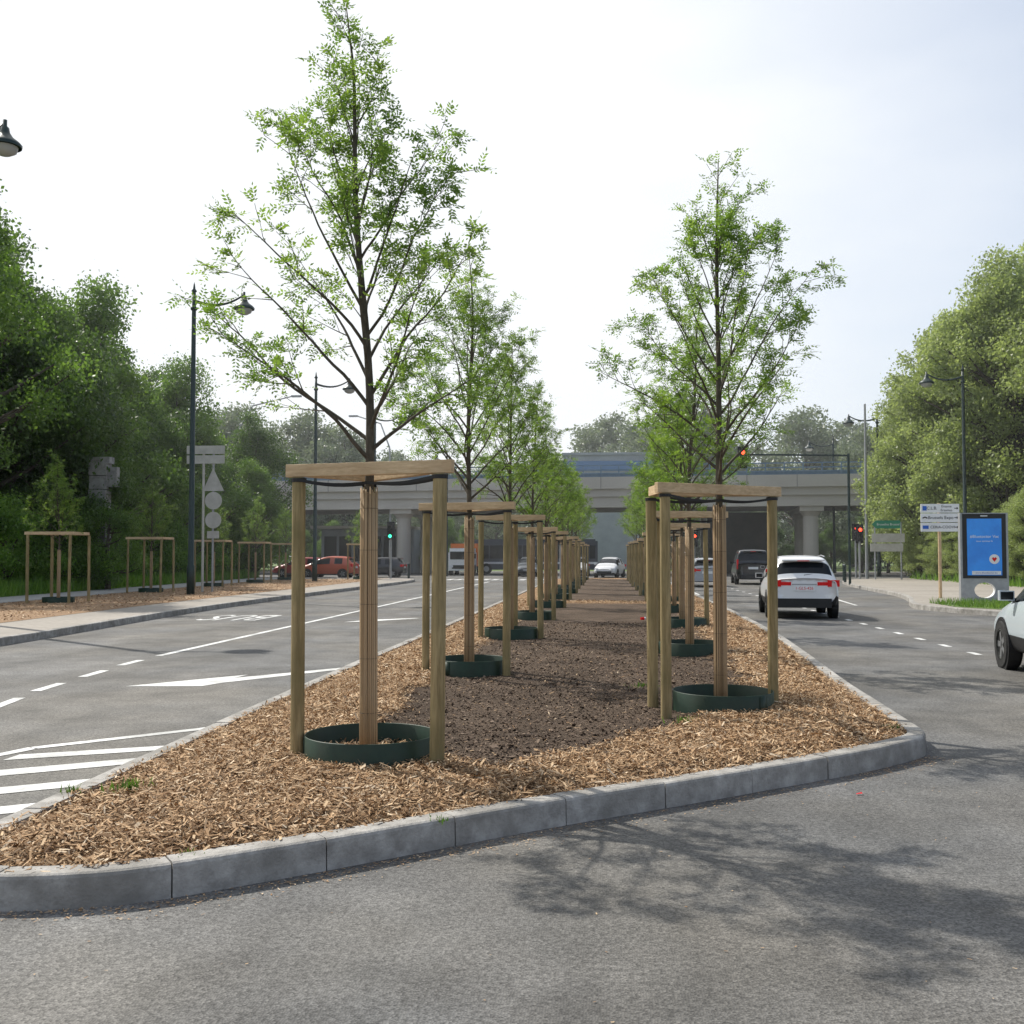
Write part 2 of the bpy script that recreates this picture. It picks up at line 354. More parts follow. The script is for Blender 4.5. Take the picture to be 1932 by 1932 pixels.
p=fr[i]*(1-f)+fr[i+1]*f; d=np.abs(G.normal(0,.10,n)); p[:,0]+=d*.64+.02; p[:,1]-=d*.77+.02
VV.append(chip_quads(p[:,0],p[:,1],np.full(n,.006),G.uniform(.006,.026,n),G.uniform(.003,.009,n),.08))
n=150; px=G.uniform(-2.5,3.5,n); py=G.uniform(2.6,8,n); ok=py<4.6+(px+2.84)*.78
px,py=px[ok],py[ok]; n=len(px); VV.append(chip_quads(px,py,np.full(n,.006),G.uniform(.008,.022,n),G.uniform(.004,.01,n),.08))
place(quads_np('wood_chip_mulch',np.concatenate(VV),'chip'),'wood_chip_mulch')
x,y,z=bed_scatter(80000,7.5,24,False,1.5); n=len(x); s=G.gamma(2,.0028,n)+.003
VV=[chip_quads(x,y,z+s*.3,s*2,s*1.6,.5),chip_quads(x,y,z+s*.5,s*1.8,s*1.6,.35)]
place(quads_np('soil_crumbs',np.concatenate(VV),'crumb'),'soil_crumbs')

# ------------------------------------------------------------------ left verge
kerb('road_kerb',[(-11.0,8),(-11.0,18),(-11.9,30),(-12.0,45),(-11.8,62),(-12.6,68),(-16,70.5),(-26,71.5)],False,.15,.15,1.0,.4,1)
lk=catmull([(-11.15,-10),(-11.15,18),(-12.05,30),(-12.15,45),(-11.95,62),(-12.7,67.8),(-16,70.35),(-26,71.35)],False,2)
mbp=MB(); pts=[(p.x,p.y,.148) for p in lk]+[(-60,71,.148),(-60,-10,.148)]
mbp.face(pts,'pave'); mbp.obj('pavement')
def strip(name,L1,L2,z,k,n=1):
    mb=MB()
    for i in range(len(L1)-1):
        mb.face([(*L2[i],z),(*L1[i],z),(*L1[i+1],z),(*L2[i+1],z)],k)
    return mb.obj(name)
M['mulch']=mat('verge_mulch',(.12,.07,.04),(.42,.27,.15),26,.95,.8,detail=8,lo=.3,hi=.7)
strip('mulch_strip',[(-13.3,-8),(-13.3,20),(-13.9,32),(-14.0,46),(-14.1,66)],[(-18.2,-8),(-18.6,20),(-18.9,32),(-19.6,46),(-20.8,66)],.154,'mulch')
strip('footpath',[(-18.4,-8),(-18.8,20),(-19.1,32),(-19.8,46),(-21.0,70)],[(-20.6,-8),(-21,20),(-21.4,32),(-22.2,46),(-23.4,70)],.158,'path')
verts=[];faces=[];nx,ny=30,50
for i in range(ny+1):
    for j in range(nx+1):
        y=-8+78*i/ny; x0=np.interp(y,[-8,20,32,46,70],[-20.5,-20.9,-21.3,-22.1,-23.3]); x=x0-45*(j/nx)**1.4
        verts.append((x,y,.15+.012+min(1.6,(x0-x)*.10)+.06*math.sin(x*1.7+y)*math.sin(y*.9)*(j>0)))
for i in range(ny):
    for j in range(nx):
        a=i*(nx+1)+j; faces.append((a,a+nx+1,a+nx+2,a+1))
me=bpy.data.meshes.new('grass_bank'); me.from_pydata(verts,[],faces); me.materials.append(M['grass']); place(me,'grass_bank')
n=9000; yy=G.uniform(15,69,n); x0=np.interp(yy,[-8,20,32,46,70],[-13.4,-13.4,-14,-14.1,-14.1]); x1=np.interp(yy,[20,32,46,66],[-18.6,-18.9,-19.6,-20.8])
xx=x0+(x1-x0)*G.random(n); place(quads_np('verge_wood_chips',chip_quads(xx,yy,np.full(n,.17),G.uniform(.05,.12,n),G.uniform(.02,.04,n),.3),'chip'),'verge_wood_chips')
def grass_tufts(name,x,y,z,h,k='leafS'):
    n=len(x); a=G.uniform(0,2*np.pi,n); ln=G.normal(0,.3,(n,2))*h[:,None]; w=.006+h*.035
    d=np.stack([np.cos(a),np.sin(a),np.zeros(n)],1)*w[:,None]; c=np.stack([x,y,z],1); t=c+np.stack([ln[:,0],ln[:,1],h],1)
    return place(quads_np(name,np.stack([c-d,c+d,t+d*.2,t-d*.2],1).reshape(-1,3),k),name)
n=26000; yy=G.uniform(14,70,n); x0=np.interp(yy,[-8,20,32,46,70],[-20.5,-20.9,-21.3,-22.1,-23.3])-.05; dx=G.random(n)**1.5*7; grass_tufts('long_grass',x0-dx,yy,.15+dx*.10,G.uniform(.15,.55,n),'leafS')

# ------------------------------------------------------------------ right island
RI=[(20,20),(14,25.5),(11.2,28.8),(9.9,31.5),(9.5,33.6),(9.9,36),(10.7,39),(11.6,44),(12.9,58),(15,68),(20,72),(40,74)]
kerb('traffic_island_kerb',RI,False,.15,.15,1.0,.3,-1)
ri=catmull([(20.2,20.1),(14.1,25.7),(11.35,28.9),(10.05,31.6),(9.66,33.7),(10.05,36),(10.85,39),(11.75,44),(13.05,58),(15.1,67.9),(20,71.8),(40,73.8)],False,1)
mb=MB(); mb.face([(p.x,p.y,.148) for p in ri]+[(70,74,.148),(70,20,.148)],'pave'); mb.obj('pavement')
sheet('lawn',[(19,26),(70,26),(70,73),(22,71),(20,58)],.156,'grass')
sheet('lawn',[(10.1,31.9),(11.6,29.2),(15.5,27.5),(15,33.8),(12,34.6),(10.2,34.6)],.156,'grass')
n=5000; x=G.uniform(10.1,15.2,n); y=G.uniform(29.4,34.6,n); ok=y>32.2-(x-10.1)*1.7; grass_tufts('ground_cover_plants',x[ok],y[ok],np.full(ok.sum(),.15),G.uniform(.06,.22,ok.sum()),'leafM')
n=9000; x=G.uniform(19.3,30,n); y=G.uniform(34,71,n); grass_tufts('long_grass',x,y,np.full(n,.15),G.uniform(.15,.6,n),'leafS')

# ------------------------------------------------------------------ weeds
def weed(x,y,z,r,n,h):
    a=G.uniform(0,6.28,n); d=np.abs(G.normal(0,r,n)); grass_tufts('weed',x+d*np.cos(a),y+d*np.sin(a),np.full(n,z),G.uniform(.4,1,n)*h,'leafW')
weed(-3.0,6.5,.15,.09,90,.10); weed(-3.35,6.45,.15,.05,40,.07); weed(.70,9.55,.14,.07,130,.09); weed(-1.9,9.2,.13,.12,50,.05); weed(.4,12.4,.12,.12,90,.07)
weed(-.95,5.98,.15,.04,20,.04); weed(2.45,9.5,.15,.05,40,.05); weed(-2.1,5.2,.15,.04,20,.03)

# ------------------------------------------------------------------ markings
mk=MB(); Z=.004
def line(x0,y0,x1,y1,w,mb=mk,z=Z):
    d=Vector((x1-x0,y1-y0)).normalized(); nx,ny=-d.y*w/2,d.x*w/2
    mb.face([(x0-nx,y0-ny,z),(x1-nx,y1-ny,z),(x1+nx,y1+ny,z),(x0+nx,y0+ny,z)],'paint')
line(-7.34,16.9,-7.35,66,.13)
for a,b,c,d in((-7.28,15.4,-7.32,16.2),(-7.1,13.9,-7.18,14.7),(-6.93,12.4,-7.02,13.2),(-6.62,11.0,-6.78,11.8),(-6.1,9.7,-6.35,10.4)): line(a,b,c,d,.13)
mk.face([(-6.05,12.95,Z),(-5.1,13.05,Z),(-4.95,13.45,Z),(-3.75,15.25,Z),(-3.9,15.35,Z),(-5.0,13.95,Z),(-4.95,14.35,Z)],'paint')
mk.face([(-6.5,25.8,Z),(-5.9,26.2,Z),(-4.9,27.6,Z),(-5.05,27.7,Z),(-5.95,26.9,Z),(-5.9,27.2,Z)],'paint')
line(-3.75,9.95,-4.9,8.75,.12); line(-4.9,8.75,-5.5,7.0,.12); line(-5.5,7.0,-5.9,4.5,.12)
def stripe(x0,y0,x1,y1,w=.27):
    mk.face([(x0,y0,Z),(x0,y0-w,Z),(x1,y1-w*1.1,Z),(x1,y1,Z)],'paint')
stripe(-3.62,9.05,-4.85,8.45,.22);stripe(-3.62,8.52,-5.0,7.6); stripe(-3.6,7.72,-5.25,6.62); stripe(-3.6,6.95,-5.4,5.75); stripe(-3.57,6.2,-5.6,4.85); stripe(-3.57,5.45,-5.7,4.0)
y=15.2
while y<60:
    line(6.15,y,6.15,y+.5,.12); y+=1.55 if y<34 else 2.2
for i in range(6): line(9.0+i*.5,50+i*1.2,9.1+i*.5,50.6+i*1.2,.13)
line(8.2,36,9.3,50,.11); line(3.85,45,3.85,66,.1)
for i in range(12): line(-11.3+i*.62,70.5,-11.3+i*.62,73.5,.4)
mk.obj('road_markings')
text('BUS',1,(-9.7,27.6,.0045),'paint',rz=math.pi,flat=True,name='bus_lane_marking',sx=1.0,sy=3.4)

# ------------------------------------------------------------------ young trees
def pinnate(P,D,seed=0):
    P=np.array(P);D=np.array(D);n=len(P); l=G.uniform(.08,.155,n)
    D=D/np.linalg.norm(D,axis=1)[:,None]; up=np.array([0,0,1.])+G.normal(0,.45,(n,3))
    S=np.cross(D,up); S/=np.linalg.norm(S,axis=1)[:,None]+1e-9; Nn=np.cross(S,D)
    out=[]
    for k in range(1,6):
        t=k/5.2
        base=P+D*(l*t)[:,None]-Nn*(l*.3*t*t)[:,None]
        for sg in((-1,1) if k<5 else (0,)):
            ld=D*(.55 if sg else 1)+S*sg*.85-Nn*G.uniform(-.1,.4,n)[:,None]+G.normal(0,.12,(n,3)); ld/=np.linalg.norm(ld,axis=1)[:,None]
            sd=np.cross(ld,Nn+G.normal(0,.25,(n,3))); sd/=np.linalg.norm(sd,axis=1)[:,None]+1e-9
            L_=(G.uniform(.030,.047,n)*(1-.12*abs(k-3)/2))[:,None]; W=L_*.22
            out.append(np.stack([base,base+ld*L_*.45+sd*W,base+ld*L_,base+ld*L_*.45-sd*W],1))
    return np.concatenate(out).reshape(-1,3)
def young_tree(seed,lean=0.,H=5.7,wide=1.,top_bend=0.,side=(0,0)):
    r=random.Random(seed); mb=MB(); LP=[];LD=[]
    def tp(z):
        t=z/H; q=max(0,(z-1.8))/3; return Vector((lean*t+.035*math.sin(z*2.1+seed)*q+top_bend*max(0,t-.45)**1.5, .03*math.cos(z*1.7+seed)*q,z))
    zs=[0]+[.25*i for i in range(1,int(H/.25))]+[H]
    tr=[.043*(1-z/H)**.75+.004 if z>0 else .06 for z in zs]
    mb.tube([tp(z) for z in zs],tr,'bark',8)
    def leaves(p,d,prob):
        if r.random()<prob:
            v=Vector((r.gauss(0,1),r.gauss(0,1),r.gauss(0,.6))).normalized()
            q=(d*.45+v*.8+Vector((0,0,.12))).normalized(); LP.append(tuple(p)); LD.append(tuple(q))
    def branch(p,d,L_,r0,lev):
        seg=.07 if lev>1 else .1; n=max(3,int(L_/seg)); pts=[p.copy()]; dd=d.normalized(); ds=[dd.copy()]
        for i in range(n):
            dd=(dd+Vector((r.gauss(0,.075),r.gauss(0,.075),r.gauss(0,.055)))).normalized()
            if lev==1: dd=(dd*.93+d.normalized()*.07).normalized()
            pts.append(pts[-1]+dd*(L_/n)); ds.append(dd.copy())
        mb.tube(pts,[max(.0024,r0*(1-.85*i/n)) for i in range(n+1)],'bark',5 if lev==1 else 3,cap=False)
        dens=r.choice([.1,.45,.65,.95]) if lev==2 else .5
        for i in range(1,n+1):
            t=i/n
            if lev==1 and t>.22 and r.random()<.66:
                ax=Vector((r.gauss(0,1),r.gauss(0,1),r.gauss(0,1))).normalized()
                cd=(ds[i]+(ax-ds[i]*ax.dot(ds[i])).normalized()*r.uniform(.55,1.05)).normalized()
                branch(pts[i],cd,min(.46,max(.13,L_*(1-t*.6)*r.uniform(.2,.38))),r0*.45*(1-t*.4),2)
            if lev==2 and r.random()<.40:
                ax=Vector((r.gauss(0,1),r.gauss(0,1),r.gauss(0,1))).normalized()
                cd=(ds[i]+(ax-ds[i]*ax.dot(ds[i])).normalized()*r.uniform(.5,.9)).normalized()
                branch(pts[i],cd,r.uniform(.08,.18),.003,3)
            k=2 if lev>=2 else 1
            if lev==1 and t<.45: continue
            for _ in range(k+(1 if t>.75 else 0)): leaves(pts[i],ds[i],dens)
        for _ in range(3): leaves(pts[-1],ds[-1],.9)
    nb=28; az=r.uniform(0,6)
    for b in range(nb):
        f=b/(nb-1); z0=2.22+(H-1.0-2.22)*f**1.1; az+=2.4+r.uniform(-.35,.35)
        rt=float(np.interp(z0,[2.2,2.7,3.1,3.5,3.9,4.3,4.8],[1.12,1.04,.84,.62,.42,.28,.15]))*wide*r.uniform(.78,1.04)
        rt*=1+(side[0]*math.cos(az)+side[1]*math.sin(az))*max(0,1-(z0-2.2)/1.4)
        el=float(np.interp(z0,[2.2,2.8,3.6,4.8],[.80,1.15,1.7,2.6]))*r.uniform(.88,1.12)
        d=Vector((math.cos(az),math.sin(az),el)).normalized(); branch(tp(z0),d,rt*math.sqrt(1+el*el)*.95,.0175*(1-f*.6),1)
    for z in np.arange(H-1.0,H,.045):
        for _ in range(2): leaves(tp(z),Vector((0,0,1)),.7)
    for _ in range(8):
        z=r.uniform(H-1.1,H-.15); a=r.uniform(0,6.28); branch(tp(z),Vector((math.cos(a),math.sin(a),1.3)).normalized(),r.uniform(.15,.3),.004,2)
    wb=MB()
    wb.tube([tp(z) for z in(.0,.5,1.,1.5,1.98)],.057,'reedcore',12)
    for j in range(40):
        a=2*math.pi*j/40; ro=.059+r.uniform(0,.006); z1=1.99+r.uniform(-.04,.03); da=r.uniform(-.05,.05)
        wb.tube([tp(z)+Vector((math.cos(a+da*z)*ro*(1-.02*z),math.sin(a+da*z)*ro*(1-.02*z),0)) for z in(0,.5,1.0,1.5,z1)],r.uniform(.0036,.0052),'reed',4)
    for z in(.35,.75,1.15,1.55,1.86):
        wb.tube([tp(z)+Vector((math.cos(a)*.068,math.sin(a)*.068,0)) for a in [2*math.pi*q/12 for q in range(13)]],.0014,'strap',3,cap=False)
    return mb.mesh('trunk_and_branches',True),quads_np('foliage',pinnate(LP,LD),'leafA'),wb.mesh('reed_wrap',True)
YT=[young_tree(3,-.02,5.72,1.06,-.55,(-.25,0)),young_tree(8,.0,5.45,1.05,0),young_tree(21,0,5.35,1.0,.15)]
def put_young(x,y,v,rz,sc=1.,z=.14,zs=None):
    e=empty('young_street_tree',(x,y,z),rz,(sc,sc,zs or sc))
    for m_,n_ in zip(YT[v],('trunk','foliage','reed_wrap')): place(m_,n_,parent=e)
def ringmesh():
    mb=MB(); mb.lathe((0,0,0),[(.475,-.08),(.478,.205),(.482,.21),(.486,.205),(.486,-.08)],'ring',48)
    mb.box((.487,0,.09),(.006,.10,.21),'ring'); return mb.mesh('root_barrier_ring',True)
RING=ringmesh()
def frame(name,x,y,posts,zt=2.1,z=.13,tree=(0,0),pr=.05,straps=True):
    mb=MB(); P=[Vector((a,b,0)) for a,b in posts]
    for i,p in enumerate(P):
        r=pr*R.uniform(.94,1.08); lx,ly=R.uniform(-.02,.02),R.uniform(-.02,.02)
        mb.tube([(p.x+lx,p.y+ly,-.15),(p.x+lx*.5,p.y+ly*.5,1.0),(p.x,p.y,zt)],[r*1.03,r,r*.98],'post',16)
    n=len(P)
    for i in range(n):
        a,b=P[i],P[(i+1)%n]; d=(b-a).normalized(); L_=(b-a).length; ang=math.atan2(d.y,d.x)
        c=(a+b)/2; ext=.10 if i==0 else -.02
        mb.box((c.x,c.y,zt+.05+.0015*i+.002),(L_+2*ext,.055,.095-.001*i),'bar',ang)
    if straps:
        for p in P:
            d=(Vector((tree[0],tree[1],0))-p); L_=d.length; d.normalize(); s=Vector((-d.y,d.x,0))
            for sg in(-1,1):
                pts=[]
                for k in range(9):
                    t=k/8; q=p+d*(L_*t)+s*(sg*.055); pts.append(Vector((q.x,q.y,zt-.03-.025*math.sin(t*math.pi)-.02*t)))
                for k in range(8):
                    a,b=pts[k],pts[k+1]; mb.face([a,b,b+Vector((0,0,.022)),a+Vector((0,0,.022))],'strap')
        for p in P:
            mb.lathe((p.x,p.y,zt-.035),[(pr+.006,0),(pr+.008,.03)],'strap',12)
    o=mb.obj(name,(x,y,z),smooth=False)
    bv=o.modifiers.new('edge','BEVEL'); bv.width=.005; bv.segments=2; bv.limit_method='ANGLE'; bv.angle_limit=math.radians(40)
    return o
TRI=[(-.53,-.04),(.58,-.32),(-.13,.55)]
for k,(xx,yv) in enumerate(Ly):
    put_young(xx,yv,[0,1,2,0,1,2,1,0,2,1,0][k],[0,2.2,1.1,4,3,5,.5,2.5,1.7,3.9,.2][k],R.uniform(.94,1.02) if k else 1.0)
    place(RING,'root_barrier_ring',(xx+.02,yv,.13),R.uniform(0,6))
    if k==0: frame('tree_stake_frame',xx,yv,TRI)
    else:
        q=[(-.55,-.05),(.52,-.30),(-.08,.55)] if k%2 else [(-.5,-.25),(.55,-.1),(.05,.55)]
        frame('tree_stake_frame',xx,yv,q,2.12+R.uniform(-.06,.06))
for k,(xx,yv) in enumerate(Rp):
    put_young(xx,yv,[1,0,2,1,0,2,1,0,2,1][k],[.6,3.2,4.4,2,1,5,3,4,.4,2.1][k],R.uniform(.94,1.0) if k else 1.0)
    place(RING,'root_barrier_ring',(xx+.02,yv,.13),R.uniform(0,6))
    q=[(-.56,-.84+.25),(.53,.13),(-.66,.15)] if k==0 else [(-.55,-.3),(.5,.05),(-.45,.4)]
    frame('tree_stake_frame',xx,yv,q,2.12+(R.uniform(-.06,.06) if k else -.02))
for k,(xx,yv) in enumerate([(-17.5,32.6),(-18.6,42),(-19.0,50),(-19.3,57),(-19.6,63.5),(-15.5,66.0)]):
    s=.68
    frame('tree_stake_frame',xx,yv,[(-s,-s),(s,-s*.9),(s*.95,s),(-s*.9,s)],2.15,.15,pr=.045,straps=False)
    put_young(xx,yv,k%3,k*1.3,.84,.15)
    place(RING,'root_barrier_ring',(xx,yv,.11),0)

# ------------------------------------------------------------------ big trees
def big_tree(seed,H,rad,base,ncl,nleaf,ls,mk,shape=.5,cr=(.8,1.5)):
    g=np.random.default_rng(seed); r=random.Random(seed)
    cz=(H+base)/2; hz=(H-base)/2
    th=g.uniform(0,2*np.pi,ncl); u=g.uniform(-1,1,ncl); rr=g.uniform(.35,1,ncl)**.5
    sxy=np.sqrt(1-u*u); prof=1-shape*np.clip((u+.2),0,1)
    wobble=1+.22*np.sin(th*3+seed)+.15*np.sin(u*5+seed*2)
    C=np.stack([np.cos(th)*sxy*rr*rad*prof*wobble,np.sin(th)*sxy*rr*rad*prof*wobble,cz+u*rr*hz],1)
    crd=g.uniform(cr[0],cr[1],ncl); w=crd**2; w/=w.sum()
    idx=g.choice(ncl,nleaf,p=w); d=g.normal(0,1,(nleaf,3)); d/=np.linalg.norm(d,axis=1)[:,None]
    rr2=g.random(nleaf)**.5; P=C[idx]+d*(crd[idx]*rr2)[:,None]*np.array([1,1,.72])
    far=g.random(nleaf)<.07; P[far]+=d[far]*g.uniform(.1,.5,far.sum())[:,None]*np.array([1,1,1.2])
    P+=g.normal(0,.12,(nleaf,3))
    P[:,2]=np.maximum(P[:,2],.15)
    U=g.normal(0,1,(nleaf,3)); U/=np.linalg.norm(U,axis=1)[:,None]; W_=np.cross(U,g.normal(0,1,(nleaf,3))+d*.8); W_/=np.linalg.norm(W_,axis=1)[:,None]+1e-9
    s=(g.uniform(.6,1.25,nleaf)*ls)[:,None]
    V=np.stack([P-U*s*.5,P+W_*s*.3,P+U*s*.5,P-W_*s*.3],1).reshape(-1,3)
    mb=MB(); tr=H*.018+.08
    mb.tube([(0,0,-.4),(0,0,base*.6),(.1,0,cz),(.05,.1,H*.85)],[tr*1.3,tr,tr*.55,.04],'bark2',9)
    for i in range(0,ncl,2):
        z0=max(base*.5,min(H*.8,C[i][2]-r.uniform(1,2.5)*.8*hz/4)); a=Vector((.05,0,z0)); b=Vector(C[i]); m_=(a+b)/2+Vector((0,0,-.25))
        mb.tube([a,m_,b],[tr*.35,tr*.2,.02],'bark2',5,cap=False)
    return mb.mesh('trunk_and_limbs',True),quads_np('foliage',V,mk)
BT={
'D':big_tree(1,13,4.6,1.5,95,50000,.17,'leafD',.5,(.7,1.4)),
'D2':big_tree(2,12,4.2,.8,85,44000,.17,'leafM',.55,(.6,1.3)),
'A':big_tree(5,14,4.2,3.5,80,20000,.16,'leafM',.5,(.5,1.0)),
'P':big_tree(6,18,5.4,.6,230,85000,.20,'leafP',.45,(.6,1.3)),
'P2':big_tree(9,17,5.0,.6,200,75000,.20,'leafP',.6,(.6,1.3)),
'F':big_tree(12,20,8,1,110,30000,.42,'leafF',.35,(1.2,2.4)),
'S':big_tree(14,3.2,1.7,.1,26,9000,.11,'leafS',.3,(.4,.75)),
'S2':big_tree(15,4.5,2.0,.2,34,13000,.12,'leafM',.4,(.4,.8)),
}
def put_big(x,y,k,h,name='deciduous_tree',z=.1,parent=None,wx=1.):
    base={'D':13,'D2':12,'A':14,'P':18,'P2':17,'F':20,'S':3.2,'S2':4.5}[k]; s=h/base
    e=empty(name,(x,y,z),R.uniform(0,6.28),(s*wx,s*wx,s))
    for m_,n_ in zip(BT[k],('trunk','foliage')): place(m_,n_,parent=e)
    if parent: e.parent=parent
    return e
for x,y,k,h in [(-24.6,37.5,'A',17.0),(-28.2,45,'D',17.5),(-30,50,'D',17.5),(-27.3,53,'D2',15.8),(-29.5,60,'D',15.6),(-27.5,66,'D2',14),(-31,70,'D',14.5),(-25.6,74.5,'D',12),(-36,57,'D',17.5),(-26.5,35,'D2',12.5),(-34,44,'D',18),(-33,74,'D2',13),(-38,66,'D',16),(-26.0,60.5,'D2',9.5),(-24.9,46.5,'D',9.5),(-23.8,70,'D2',8),(-26.3,48.5,'A',14.2)]:
    put_big(x,y,k,h,wx=.92)
for i in range(22):
    y=26+i*2.25+R.uniform(-.6,.6); x=float(np.interp(y,[20,32,46,70],[-23,-23.6,-24.2,-25.4]))+R.uniform(-1.0,.4)
    put_big(x,y,R.choice(['S','S','S2']),R.uniform(2.2,3.9),'shrub',.35)
for x,y,k,h in [(22.6,72,'P2',18),(24.6,67,'P',20),(28.0,60,'P',21),(28.5,72,'P',22),(27.0,54,'P2',19.5),(33,62,'P',23),(22.2,79,'P2',15),(31,50,'P',20),(21.5,75,'P2',9)]:
    put_big(x,y,k,h,'plane_tree')
for i in range(12): put_big(21.5+R.uniform(-.8,1.5),48+i*2.4,'P2',R.uniform(3.5,5.5),'shrub',.1,wx=1.3)
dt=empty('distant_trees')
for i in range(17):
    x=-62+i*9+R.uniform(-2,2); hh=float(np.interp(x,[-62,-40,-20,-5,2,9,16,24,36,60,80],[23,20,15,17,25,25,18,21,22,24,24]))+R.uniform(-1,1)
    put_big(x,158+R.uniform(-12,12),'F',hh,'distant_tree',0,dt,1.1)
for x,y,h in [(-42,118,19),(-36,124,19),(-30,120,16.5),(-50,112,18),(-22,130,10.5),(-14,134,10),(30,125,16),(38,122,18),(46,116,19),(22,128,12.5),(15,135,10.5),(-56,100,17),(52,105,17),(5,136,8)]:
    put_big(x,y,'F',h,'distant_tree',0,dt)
for i in range(9): put_big(-30+i*2.0,104+R.uniform(-2,2),'D2',R.uniform(4,5.5),'distant_tree',0,dt)
for i in range(10): put_big(16+i*2.6,103+R.uniform(-2,2),'D',R.uniform(4.5,6.2),'distant_tree',0,dt)

# ------------------------------------------------------------------ viaduct
br=empty('road_viaduct',(0,95,0),-.085)
mb=MB()
mb.box((0,0,7.05),(170,11,.9),'conc'); mb.box((0,-5.6,7.75),(170,.35,1.0),'conc')
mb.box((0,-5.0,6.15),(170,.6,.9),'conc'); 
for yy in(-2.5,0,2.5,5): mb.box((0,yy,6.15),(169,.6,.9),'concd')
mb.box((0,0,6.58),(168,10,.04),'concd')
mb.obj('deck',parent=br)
mb=MB()
for i in range(-56,57): mb.box((i*1.5,-5.6,8.75),(.10,.10,1.0),'rail')
for z in(8.55,8.85,9.22): mb.box((0,-5.6,z),(170,.07,.10),'rail')
mb.box((0,-5.5,8.42),(170,.04,.3),'rail')
for i in range(-28,29): mb.box((i*3,5.6,8.3),(.12,.12,1.2),'rail')
mb.box((0,5.6,8.9),(170,.1,.12),'rail')
for i in range(-20,21): mb.box((i*4,-5.79,7.75),(.05,.03,1.0),'concd')
mb.obj('railing',parent=br)
mb=MB()
for x in(-62,-41,-17.6,17.2,40,62):
    for yy in(-4,4): mb.lathe((x,yy,0),[(.62,-.2),(.62,4.9),(.9,5.3)],'conc',18)
    mb.box((x,0,5.50),(1.9,10.2,.40),'conc')
mb.obj('columns',parent=br,smooth=False)
mb=MB(); mb.box((11.6,7,2.8),(5.5,6,5.55),'dark'); mb.box((14.5,6.9,2.8),(.5,6.5,5.6),'concd'); mb.box((8.5,6.9,2.8),(.5,6.5,5.6),'concd')  # solid dark block between walls; tunnel shade painted as its colour
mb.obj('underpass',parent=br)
mb=MB(); mb.box((-23,8,2.1),(9,5,4.2),'bldg')
for i in range(6): mb.box((-26.6+i*1.45,5.45,2.3),(1.2,.06,2.4),'glass')
mb.box((-23,5.3,4.3),(9.4,6,.25),'conc'); mb.obj('glass_pavilion',(0,95,0))
mb=MB(); mb.box((0,0,7),(11,12,14),'bldg'); mb.box((-.0,-6.05,12.6),(11.1,.12,1.2),'bldgb'); mb.box((0,-6.05,11.0),(11.1,.12,.9),'signback')
mb.box((0,-6.05,9.7),(11.1,.12,.8),'bldgb'); mb.box((0,0,14.1),(11.4,12.4,.3),'bldg')
for i in range(7): mb.box((-4.8+i*1.6,-6.04,8.0),(1.2,.1,1.3),'glass')
mb.obj('office_building',(0.2,136,0))

# ------------------------------------------------------------------ lamps
def lamp(x,y,h=12.6,dirx=1,arm=2.0,sc=1.):
    e=empty('street_lamp',(x,y,.15)); mb=MB()
    mb.tube([(0,0,0),(0,0,1.1),(0,0,1.15),(0,0,h-.9),(0,0,h-.3)],[.155,.145,.115,.08,.065],'lamp',14)
    mb.lathe((0,0,h-.9),[(.075,-.12),(.13,-.08),(.13,.0),(.075,.05)],'lamp',12)
    mb.lathe((0,0,h-.3),[(.06,0),(.11,.05),(.05,.14),(.03,.3),(0,.42)],'lamp',12)
    pts=[(dirx*arm*t,0,h-.62-.42*math.sin(t*math.pi*.6)*(1-t*.1)+.55*t*t) for t in [i/12 for i in range(13)]]
    mb.tube(pts,[.065-.025*i/12 for i in range(13)],'lamp',8)
    zx=pts[-1][2]; X=dirx*arm
    mb.lathe((X,0,zx),[(0,.12),(.05,.10),(.05,-.05),(.10,-.1),(.12,-.22),(.20,-.34),(.36,-.46),(.41,-.52),(.40,-.58)],'lamp',18)
    mb.lathe((X,0,zx),[(.32,-.575),(.28,-.70),(.14,-.78),(0,-.80)],'lens',16)
    mb.obj('pole_and_lantern',parent=e,smooth=True); return e
lamp(-16.75,24.6,12.6,1,1.95); lamp(-16.0,39.7,12.05); lamp(-17.0,60.7,12.2); lamp(-17.3,78,12.4)
lamp(20.2,62,12.3,-1); lamp(19.4,78,12.0,-1); lamp(19.2,92.0,11.6,-1)
def tallpole(x,y,h,arm,dirx=1):
    mb=MB(); mb.tube([(0,0,0),(0,0,h*.55),(dirx*.1,0,h*.8),(dirx*arm*.3,0,h*.95),(dirx*arm,0,h)],[.12,.09,.07,.06,.05],'galv',8)
    mb.box((dirx*(arm+.35),0,h),(.8,.3,.14),'galv'); mb.obj('street_lamp',(x,y,0),smooth=False)
tallpole(-29.5,82,14.3,4.6); tallpole(-19,92,14,3,-1)
mb=MB(); mb.tube([(0,0,0),(0,0,12)],[.12,.07],'galv',8); mb.obj('utility_pole',(17.6,74,0))
mb=MB(); mb.tube([(0,0,0),(0,0,10)],[.1,.06],'lamp',8); mb.obj('utility_pole',(-12.6,83,0))

